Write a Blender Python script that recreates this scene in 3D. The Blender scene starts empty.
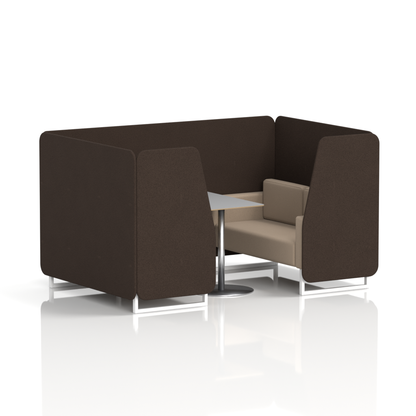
import bpy, bmesh, math
from mathutils import Vector

scene = bpy.context.scene
COL = scene.collection

# ------------------------------------------------------------------ dimensions (metres)
L, D, H, ZB = 2.516, 1.681, 1.40, 0.118      # booth length, depth, screen top, screen underside
T = 0.024                                    # screen thickness
RC = 0.095                                   # screen corner radius


# ------------------------------------------------------------------ materials
def nodes_of(name):
    m = bpy.data.materials.new(name)
    m.use_nodes = True
    nt = m.node_tree
    return m, nt, nt.nodes['Principled BSDF']


def fabric(name, dark, light, scale, bump, sheen, rough=0.95):
    """woven wool cloth: mottled yarn colour plus a fine weave bump"""
    m, nt, p = nodes_of(name)
    tc = nt.nodes.new('ShaderNodeTexCoord')
    n1 = nt.nodes.new('ShaderNodeTexNoise')
    n1.inputs['Scale'].default_value = scale
    n1.inputs['Detail'].default_value = 3.0
    n1.inputs['Roughness'].default_value = 0.7
    nt.links.new(tc.outputs['Object'], n1.inputs['Vector'])
    n2 = nt.nodes.new('ShaderNodeTexNoise')
    n2.inputs['Scale'].default_value = 5.0
    n2.inputs['Detail'].default_value = 2.0
    nt.links.new(tc.outputs['Object'], n2.inputs['Vector'])
    mixf = nt.nodes.new('ShaderNodeMath')
    mixf.operation = 'MULTIPLY_ADD'
    nt.links.new(n2.outputs['Fac'], mixf.inputs[0])
    mixf.inputs[1].default_value = 0.10
    nt.links.new(n1.outputs['Fac'], mixf.inputs[2])
    ramp = nt.nodes.new('ShaderNodeValToRGB')
    ramp.color_ramp.elements[0].position = 0.34
    ramp.color_ramp.elements[0].color = (*dark, 1)
    ramp.color_ramp.elements[1].position = 0.76
    ramp.color_ramp.elements[1].color = (*light, 1)
    nt.links.new(mixf.outputs[0], ramp.inputs['Fac'])
    nt.links.new(ramp.outputs['Color'], p.inputs['Base Color'])
    n3 = nt.nodes.new('ShaderNodeTexNoise')
    n3.inputs['Scale'].default_value = scale * 1.6
    n3.inputs['Detail'].default_value = 4.0
    nt.links.new(tc.outputs['Object'], n3.inputs['Vector'])
    b = nt.nodes.new('ShaderNodeBump')
    b.inputs['Strength'].default_value = bump
    b.inputs['Distance'].default_value = 0.003
    nt.links.new(n3.outputs['Fac'], b.inputs['Height'])
    nt.links.new(b.outputs['Normal'], p.inputs['Normal'])
    p.inputs['Roughness'].default_value = rough
    p.inputs['Specular IOR Level'].default_value = 0.08
    p.inputs['Sheen Weight'].default_value = sheen
    p.inputs['Sheen Roughness'].default_value = 0.6
    p.inputs['Sheen Tint'].default_value = (*[min(1, c * 6) for c in light], 1)
    return m


def metal(name, col, rough):
    m, nt, p = nodes_of(name)
    p.inputs['Base Color'].default_value = (*col, 1)
    p.inputs['Metallic'].default_value = 1.0
    tc = nt.nodes.new('ShaderNodeTexCoord')
    n = nt.nodes.new('ShaderNodeTexNoise')
    n.inputs['Scale'].default_value = 60
    nt.links.new(tc.outputs['Object'], n.inputs['Vector'])
    mr = nt.nodes.new('ShaderNodeMapRange')
    mr.inputs['To Min'].default_value = rough * 0.8
    mr.inputs['To Max'].default_value = rough * 1.2
    nt.links.new(n.outputs['Fac'], mr.inputs['Value'])
    nt.links.new(mr.outputs['Result'], p.inputs['Roughness'])
    return m


M_BROWN = fabric('brown_wool_cloth', (0.0136, 0.0088, 0.0066), (0.0356, 0.0236, 0.0177), 170, 0.35, 0.015)
M_BROWN_LIT = fabric('lit_brown_wool_cloth', (0.0170, 0.0111, 0.0084), (0.0405, 0.0270, 0.0204), 170, 0.35, 0.015)  # paler copy of the brown cloth: light on the puckers put into colour
M_BEIGE = fabric('beige_cloth', (0.216, 0.164, 0.119), (0.295, 0.230, 0.171), 210, 0.2, 0.05)
M_CHROME = metal('polished_chrome', (0.83, 0.84, 0.85), 0.2)
M_RIM = metal('steel_edge', (0.42, 0.42, 0.43), 0.3)
M_COLUMN = metal('satin_chrome', (0.68, 0.69, 0.70), 0.34)
M_STEEL = metal('dark_steel', (0.085, 0.085, 0.09), 0.42)

M_WHITE, nt, p = nodes_of('pale_powder_coat')
p.inputs['Roughness'].default_value = 0.35
tc = nt.nodes.new('ShaderNodeTexCoord')
nz = nt.nodes.new('ShaderNodeTexNoise')
nz.inputs['Scale'].default_value = 40
nt.links.new(tc.outputs['Object'], nz.inputs['Vector'])
cr = nt.nodes.new('ShaderNodeValToRGB')
cr.color_ramp.elements[0].color = (0.62, 0.62, 0.62, 1)
cr.color_ramp.elements[1].color = (0.66, 0.66, 0.66, 1)
nt.links.new(nz.outputs['Fac'], cr.inputs['Fac'])
nt.links.new(cr.outputs['Color'], p.inputs['Base Color'])

M_TOP, nt, p = nodes_of('grey_laminate')
p.inputs['Base Color'].default_value = (0.215, 0.218, 0.225, 1)
p.inputs['Roughness'].default_value = 0.5
tc = nt.nodes.new('ShaderNodeTexCoord')
nz = nt.nodes.new('ShaderNodeTexNoise')
nz.inputs['Scale'].default_value = 90
nz.inputs['Detail'].default_value = 4
nt.links.new(tc.outputs['Object'], nz.inputs['Vector'])
cr = nt.nodes.new('ShaderNodeValToRGB')
cr.color_ramp.elements[0].color = (0.205, 0.207, 0.213, 1)
cr.color_ramp.elements[1].color = (0.225, 0.228, 0.235, 1)
nt.links.new(nz.outputs['Fac'], cr.inputs['Fac'])
nt.links.new(cr.outputs['Color'], p.inputs['Base Color'])

M_PLY, nt, p = nodes_of('plywood_edge')
p.inputs['Roughness'].default_value = 0.55
tc = nt.nodes.new('ShaderNodeTexCoord')
mp = nt.nodes.new('ShaderNodeMapping')
mp.inputs['Scale'].default_value = (3, 3, 260)
nz = nt.nodes.new('ShaderNodeTexNoise')
nz.inputs['Scale'].default_value = 2.0
nz.inputs['Detail'].default_value = 3
nt.links.new(tc.outputs['Object'], mp.inputs['Vector'])
nt.links.new(mp.outputs['Vector'], nz.inputs['Vector'])
cr = nt.nodes.new('ShaderNodeValToRGB')
cr.color_ramp.elements[0].color = (0.20, 0.135, 0.07, 1)
cr.color_ramp.elements[1].color = (0.30, 0.215, 0.125, 1)
nt.links.new(nz.outputs['Fac'], cr.inputs['Fac'])
nt.links.new(cr.outputs['Color'], p.inputs['Base Color'])

M_FLOOR, nt, p = nodes_of('glossy_white_floor')
p.inputs['Base Color'].default_value = (0.68, 0.68, 0.68, 1)
p.inputs['Specular IOR Level'].default_value = 0.5
tc = nt.nodes.new('ShaderNodeTexCoord')
nz = nt.nodes.new('ShaderNodeTexNoise')
nz.inputs['Scale'].default_value = 1.2
nt.links.new(tc.outputs['Object'], nz.inputs['Vector'])
mr = nt.nodes.new('ShaderNodeMapRange')
mr.inputs['To Min'].default_value = 0.03
mr.inputs['To Max'].default_value = 0.05
nt.links.new(nz.outputs['Fac'], mr.inputs['Value'])
nt.links.new(mr.outputs['Result'], p.inputs['Roughness'])


# ------------------------------------------------------------------ object helpers
def obj(name, bm, mat, parent=None, smooth=True):
    me = bpy.data.meshes.new(name)
    bmesh.ops.recalc_face_normals(bm, faces=bm.faces)
    bm.to_mesh(me)
    bm.free()
    me.materials.append(mat)
    o = bpy.data.objects.new(name, me)
    COL.objects.link(o)
    if parent is not None:
        o.parent = parent
    return o


def thing(name, label, cat, loc=(0, 0, 0), group=None):
    o = bpy.data.objects.new(name, None)
    COL.objects.link(o)
    o.location = loc
    o.empty_display_size = 0.1
    tag(o, label, cat, group)
    return o


def tag(o, label, cat, group=None):
    o['label'] = label
    o['category'] = cat
    if group:
        o['group'] = group


def fillet(poly, radii, seg=10):
    """counter-clockwise 2-D polygon -> outline with rounded corners"""
    out = []
    n = len(poly)
    for i in range(n):
        a, b, c = Vector(poly[i - 1]), Vector(poly[i]), Vector(poly[(i + 1) % n])
        r = radii[i]
        u, v = (a - b).normalized(), (c - b).normalized()
        ang = math.acos(max(-1, min(1, u.dot(v))))
        if r <= 0:
            out.append(b)
            continue
        d = r / math.tan(ang / 2)
        cen = b + (u + v).normalized() * (r / math.sin(ang / 2))
        p0, p1 = b + u * d, b + v * d
        a0 = math.atan2(p0.y - cen.y, p0.x - cen.x)
        a1 = math.atan2(p1.y - cen.y, p1.x - cen.x)
        da = (a1 - a0 + math.pi) % (2 * math.pi) - math.pi
        for k in range(seg + 1):
            t = a0 + da * k / seg
            out.append(cen + Vector((math.cos(t), math.sin(t))) * r)
    return out


def offset(outline, d):
    """move a closed counter-clockwise outline inwards by d"""
    n = len(outline)
    res = []
    for i in range(n):
        a, b, c = outline[i - 1], outline[i], outline[(i + 1) % n]
        e1, e2 = (b - a).normalized(), (c - b).normalized()
        n1, n2 = Vector((-e1.y, e1.x)), Vector((-e2.y, e2.x))
        m = (n1 + n2).normalized()
        res.append(b + m * (d / max(0.3, m.dot(n1))))
    return res


def slab(bm, outline, t, r, place, seg=5):
    """plate of thickness t with its rim rounded by r; place(u, v, w) -> point"""
    rings = []
    for k in range(seg + 1):
        a = math.pi / 2 * k / seg
        rings.append((r * (1 - math.sin(a)), r * (1 - math.cos(a))))
    levels = [(i, w) for i, w in rings] + [(i, t - w) for i, w in reversed(rings)]
    loops = []
    for inset, w in levels:
        loops.append([bm.verts.new(place(q.x, q.y, w)) for q in offset(outline, inset)])
    n = len(outline)
    for a, b in zip(loops, loops[1:]):
        for i in range(n):
            f = bm.faces.new((a[i], a[(i + 1) % n], b[(i + 1) % n], b[i]))
            f.smooth = True
    bm.faces.new(loops[0])
    bm.faces.new(loops[-1])


def axis_pts(h, r, k=6, m=8):
    pts = []
    for i in range(k):
        pts.append(-h + r * (1 - math.cos(math.pi / 4 * i / k) / 1) if False else -h + r * i / k)
    for i in range(m + 1):
        pts.append(-(h - r) + 2 * (h - r) * i / m)
    for i in range(1, k + 1):
        pts.append(h - r + r * i / k)
    return pts


def soft_box(bm, lo, hi, r, crown=(0, 0, 0), m=10):
    """upholstered block: rounded box with gently crowned faces"""
    lo, hi = Vector(lo), Vector(hi)
    c, h = (lo + hi) / 2, (hi - lo) / 2
    ax = [axis_pts(h[i], r, 5, m) for i in range(3)]
    cache = {}

    def vert(P):
        key = tuple(round(x, 6) for x in P)
        if key in cache:
            return cache[key]
        q = Vector([max(-(h[i] - r), min(h[i] - r, P[i])) for i in range(3)])
        d = Vector(P) - q
        pt = q + d.normalized() * r
        u = [max(0.0, 1 - (pt[i] / h[i]) ** 2) for i in range(3)]
        for i in range(3):
            j, k = (i + 1) % 3, (i + 2) % 3
            s = pt[i] / h[i]
            pt[i] += crown[i] * (u[j] * u[k]) ** 0.6 * (1 if s > 0 else -1) * min(1, abs(s)) ** 3
        v = bm.verts.new(c + pt)
        cache[key] = v
        return v
    for i in range(3):
        j, k = (i + 1) % 3, (i + 2) % 3
        for side in (-h[i], h[i]):
            for a in range(len(ax[j]) - 1):
                for b in range(len(ax[k]) - 1):
                    quad = []
                    for (da, db) in ((0, 0), (1, 0), (1, 1), (0, 1)):
                        P = [0, 0, 0]
                        P[i], P[j], P[k] = side, ax[j][a + da], ax[k][b + db]
                        quad.append(vert(P))
                    if len(set(quad)) == 4:
                        f = bm.faces.new(quad)
                        f.smooth = True


def tube_loop(bm, pts, r, seg=8):
    """closed round cord through pts"""
    n = len(pts)
    rings = []
    for i in range(n):
        t = (pts[(i + 1) % n] - pts[i - 1]).normalized()
        ref = Vector((1, 0, 0)) if abs(t.x) < 0.9 else Vector((0, 1, 0))
        a = t.cross(ref).normalized()
        b = t.cross(a)
        rings.append([bm.verts.new(pts[i] + (a * math.cos(2 * math.pi * k / seg) + b * math.sin(2 * math.pi * k / seg)) * r)
                      for k in range(seg)])
    for i in range(n):
        A, B = rings[i], rings[(i + 1) % n]
        for k in range(seg):
            f = bm.faces.new((A[k], A[(k + 1) % seg], B[(k + 1) % seg], B[k]))
            f.smooth = True


def lathe(bm, prof, cx, cy, seg=96):
    rings = []
    for r, z in prof:
        rings.append([bm.verts.new((cx + r * math.cos(2 * math.pi * k / seg), cy + r * math.sin(2 * math.pi * k / seg), z))
                      for k in range(seg)])
    for A, B in zip(rings, rings[1:]):
        for k in range(seg):
            f = bm.faces.new((A[k], A[(k + 1) % seg], B[(k + 1) % seg], B[k]))
            f.smooth = True
    bm.faces.new(rings[0])
    bm.faces.new(rings[-1])


def bar(bm, lo, hi, r=0.003):
    soft_box(bm, lo, hi, r, m=1)


def tuck(parent, place, wid=0.011, hei=0.042):
    """soft pucker where the cloth is pulled to the frame: a low smooth swelling"""
    bm = bmesh.new()
    n, m = 14, 18
    grid = []
    for i in range(m + 1):
        b = 2 * i / m - 1
        row = []
        for j in range(n + 1):
            a = 2 * j / n - 1
            g = math.exp(-3.5 * (a * a + b * b)) - math.exp(-3.5)
            row.append(bm.verts.new(place(a * wid, b * hei, g * 0.0038 - 0.00012)))
        grid.append(row)
    for A, B in zip(grid, grid[1:]):
        for k in range(n):
            f = bm.faces.new((A[k], A[k + 1], B[k + 1], B[k]))
            f.smooth = True
    return obj('fabric_tuck', bm, M_BROWN_LIT, parent)


# ------------------------------------------------------------------ setting
bm = bmesh.new()
vs = [bm.verts.new((L / 2 + 16 * math.cos(math.pi * k / 48), D / 2 + 16 * math.sin(math.pi * k / 48), 0)) for k in range(96)]
bm.faces.new(vs)
floor = obj('floor', bm, M_FLOOR)
floor['kind'] = 'structure'

# ------------------------------------------------------------------ screens
screen = thing('booth_screen', 'tall dark brown felt screens with rounded corners around the sofas and table',
               'privacy screen', (L / 2, D, 0))
PL = Vector((L / 2, D, 0))


def rel(x, y, z):
    return Vector((x, y, z)) - PL


def rect(u0, u1, top0=RC):
    return fillet([(u0, ZB), (u1, ZB), (u1, H), (u0, H)], [RC, RC, RC, top0])


RIM = 0.010
G = 0.0008
# two end screens (planes of constant x)
bm = bmesh.new()
slab(bm, rect(0.0, D), T, RIM, lambda u, v, w: rel(w, u, v))
end_l = obj('end_panel', bm, M_BROWN, screen)
for y in (0.07, 0.603, 1.137, 1.63):
    for z in (0.415, 0.94):
        tuck(end_l, lambda u, v, w, y=y, z=z: rel(-w, y + u, z + v), 0.030, 0.014)
bm = bmesh.new()
slab(bm, rect(T + G, D, 0.14), T, RIM, lambda u, v, w: rel(L - T + w, u, v))
end_r = obj('end_panel', bm, M_BROWN, screen)
tuck(end_r, lambda u, v, w: rel(L - T - w, 1.15 + u, 0.95 + v))
# back screen
bm = bmesh.new()
slab(bm, rect(T + G, L - T - G, 0.05), T, RIM, lambda u, v, w: rel(u, D - T + w, v))
back = obj('back_panel', bm, M_BROWN, screen)
tuck(back, lambda u, v, w: rel(2.04 + u, D - T - w, 0.965 + v))
tuck(back, lambda u, v, w: rel(0.48 + u, D - T - w, 0.965 + v))


# two wing screens with a raked inner edge
def wing(x_outer, sgn):
    poly = [(0, ZB), (0.813, ZB), (0.813, 0.64), (0.632, H), (0, H)]
    poly = [(max(x_outer, q[0]), q[1]) for q in poly]
    ol = fillet(poly, [RC, RC, 0.55, 0.085, RC])
    bm = bmesh.new()
    slab(bm, ol, T, RIM, lambda u, v, w: rel(u if sgn > 0 else L - u, w, v))
    o = obj('wing_panel', bm, M_BROWN, screen)
    for z in (0.42, 0.965):
        xx = 0.46 if sgn > 0 else L - 0.487
        tuck(o, lambda u, v, w, z=z, xx=xx: rel(xx + u, -w, z + v))
    return o


wing(T + G, 1)
wing(0.0, -1)


# ------------------------------------------------------------------ sofas
def sofa(mirror, label):
    fx = (lambda x: L - x) if mirror else (lambda x: x)
    ox, oy = fx(2.10), D / 2
    t = thing('sofa', label, 'sofa', (ox, oy, 0), 'two sofas facing each other across the table')

    def box(bm, x0, x1, y0, y1, z0, z1, r, crown=(0, 0, 0)):
        a, b = sorted((fx(x0), fx(x1)))
        soft_box(bm, (a - ox, y0 - oy, z0), (b - ox, y1 - oy, z1), r, crown)

    def beam(bm, x0, x1, y0, y1, z0, z1):
        a, b = sorted((fx(x0), fx(x1)))
        bar(bm, (a - ox, y0 - oy, z0), (b - ox, y1 - oy, z1))
    X0, X1 = 1.722, 2.478
    YA, YB = 0.036, D - 0.036
    AW = 0.125
    bm = bmesh.new()
    box(bm, X0 + 0.003, X1 - 0.112, YA + AW + 0.002, YB - AW - 0.002, 0.236, 0.458, 0.036, (0.004, 0.0, 0.008))
    obj('seat', bm, M_BEIGE, t)
    bm = bmesh.new()
    box(bm, X1 - 0.108, X1, YA + AW + 0.002, YB - AW - 0.002, 0.236, 0.715, 0.022, (0.003, 0, 0.003))
    obj('backrest', bm, M_BEIGE, t)
    for y0 in (YA, YB - AW):
        bm = bmesh.new()
        box(bm, X0, X1, y0, y0 + AW, 0.234, 0.697, 0.024, (0.002, 0.0, 0.002))
        obj('armrest', bm, M_BEIGE, t)
    for y0 in (0.074, D - 0.074 - 0.042):
        y1 = y0 + 0.042
        bm = bmesh.new()
        xa, xb = L - 0.771, L - 0.050
        beam(bm, xa, xa + 0.028, y0, y1, 0.001, 0.233)
        beam(bm, xb - 0.028, xb, y0, y1, 0.001, 0.233)
        beam(bm, xa + 0.0275, xb - 0.0275, y0 + 0.0005, y1 - 0.0005, 0.001, 0.034)
        obj('sled_leg', bm, M_WHITE, t)
    return t


sofa(False, 'beige sofa right of the table with its seat, armrests and back cushions in view')
sofa(True, 'beige sofa hidden behind the left brown panels, only its chrome sled legs showing')


# ------------------------------------------------------------------ loose back cushions on the right sofa
def cushion(y0, y1, label):
    x0, x1, z0, z1 = 2.253, 2.366, 0.462, 0.832
    loc = Vector((x0, (y0 + y1) / 2, z0))
    bm = bmesh.new()
    soft_box(bm, Vector((x0, y0, z0)) - loc, Vector((x1, y1, z1)) - loc, 0.034, (0.012, 0.003, 0.004), m=14)
    rr = 0.030
    ol = fillet([(y0 + 0.0090, z0 + 0.0090), (y1 - 0.0090, z0 + 0.0090), (y1 - 0.0090, z1 - 0.0090), (y0 + 0.0090, z1 - 0.0090)], [rr] * 4, 8)
    for xx in (x0 + 0.0095, x1 - 0.0095):
        tube_loop(bm, [Vector((xx, q.x, q.y)) - loc for q in ol], 0.0036)
    o = obj('back_cushion', bm, M_BEIGE)
    o.location = loc
    tag(o, label, 'cushion', 'loose back cushions on the sofa')
    return o


yc = D / 2
cushion(yc + 0.008, 1.516, 'beige square back cushion in full view on the right sofa, beside the back panel')
cushion(0.165, yc - 0.006, 'beige back cushion mostly hidden by the right wing panel, only a sliver showing')

# ------------------------------------------------------------------ table
TX, TY = 1.262, 0.64
table = thing('table', 'grey topped rectangular table with plywood edge on one chrome column and round steel base', 'table', (TX, TY, 0))
ZT = 0.765
tipx, tipy = 1.632, 0.495
ol = fillet([(L - tipx - 0.0, tipy), (tipx, tipy), (tipx, D - T - 0.06), (L - tipx, D - T - 0.06)], [0.03] * 4, 8)


def trel(x, y, z):
    return Vector((x - TX, y - TY, z))


bm = bmesh.new()
slab(bm, ol, 0.0100, 0.002, lambda u, v, w: trel(u, v, ZT - 0.0125 + w), 3)
ply = obj('table_core', bm, M_PLY, table)
bm = bmesh.new()
slab(bm, offset(ol, 0.0008), 0.0024, 0.0008, lambda u, v, w: trel(u, v, ZT - 0.0024 + w), 3)
obj('tabletop', bm, M_TOP, table)
bm = bmesh.new()
lathe(bm, [(0.0295, 0.0125), (0.0295, ZT - 0.018)], 0, 0, 64)
obj('column', bm, M_COLUMN, table)
bm = bmesh.new()
lathe(bm, [(0.2868, 0.002), (0.2868, 0.0118), (0.05, 0.0125)], 0, 0, 128)
obj('base_plate', bm, M_STEEL, table)
bm = bmesh.new()
prof = [(0.287, 0.001), (0.2895, 0.002), (0.290, 0.004), (0.290, 0.009), (0.2893, 0.011), (0.287, 0.012)]
lathe(bm, prof, 0, 0, 128)
for f in [f for f in bm.faces if len(f.verts) > 4]:
    bm.faces.remove(f)
obj('base_rim', bm, M_RIM, table)
bm = bmesh.new()
lathe(bm, [(0.10, ZT - 0.018), (0.10, ZT - 0.014), (0.098, ZT - 0.0127)], 0, 0, 64)
obj('mounting_plate', bm, M_STEEL, table)

# ------------------------------------------------------------------ light
w = bpy.data.worlds.new('World')
scene.world = w
w.use_nodes = True
bg = w.node_tree.nodes['Background']
bg.inputs['Color'].default_value = (1.0, 1.0, 1.0, 1)
bg.inputs['Strength'].default_value = 1.25


def area(name, loc, target, size, power):
    ld = bpy.data.lights.new(name, 'AREA')
    ld.shape = 'RECTANGLE'
    ld.size, ld.size_y = size
    ld.energy = power
    ld.color = (1.0, 0.985, 0.965)
    o = bpy.data.objects.new(name, ld)
    COL.objects.link(o)
    o.location = loc
    o.rotation_euler = (Vector(target) - Vector(loc)).to_track_quat('-Z', 'Y').to_euler()
    return o


# one large overhead softbox, to the right of the camera's line of sight
EL, DIST, SIZE, IRR = math.radians(64), 40.0, 10.0, 0.62
dirv = Vector((0.85 * math.cos(EL), -0.53 * math.cos(EL), math.sin(EL)))
ctr = Vector((L / 2, D / 2, 0))
area('key_softbox', ctr + dirv * DIST, ctr, (SIZE, SIZE), IRR * math.pi * math.pi * DIST ** 2)

# a second, weaker softbox low in front
fdir = Vector((-0.25, -1.0, 0.28)).normalized()
area('fill_softbox', ctr + fdir * 40, ctr, (16, 8), 0.75 * math.pi * math.pi * 40 ** 2)

# ------------------------------------------------------------------ camera
az, el, dist = 0.5529, 0.1438, 26.5513
fw = Vector((math.sin(az) * math.cos(el), math.cos(az) * math.cos(el), -math.sin(el)))
cd = bpy.data.cameras.new('camera')
cam = bpy.data.objects.new('camera', cd)
COL.objects.link(cam)
cam.location = Vector((1.6854, 1.5506, 0.6)) - fw * dist
cam.rotation_euler = fw.to_track_quat('-Z', 'Y').to_euler()
cd.sensor_width = 36
cd.lens = 2892.2935 / 416 * 36
cd.clip_end = 500
scene.camera = cam

scene.view_settings.view_transform = 'Standard'
scene.view_settings.look = 'None'
scene.view_settings.exposure = 0
scene.view_settings.gamma = 1
scene.cycles.use_denoising = True
scene.cycles.max_bounces = 10
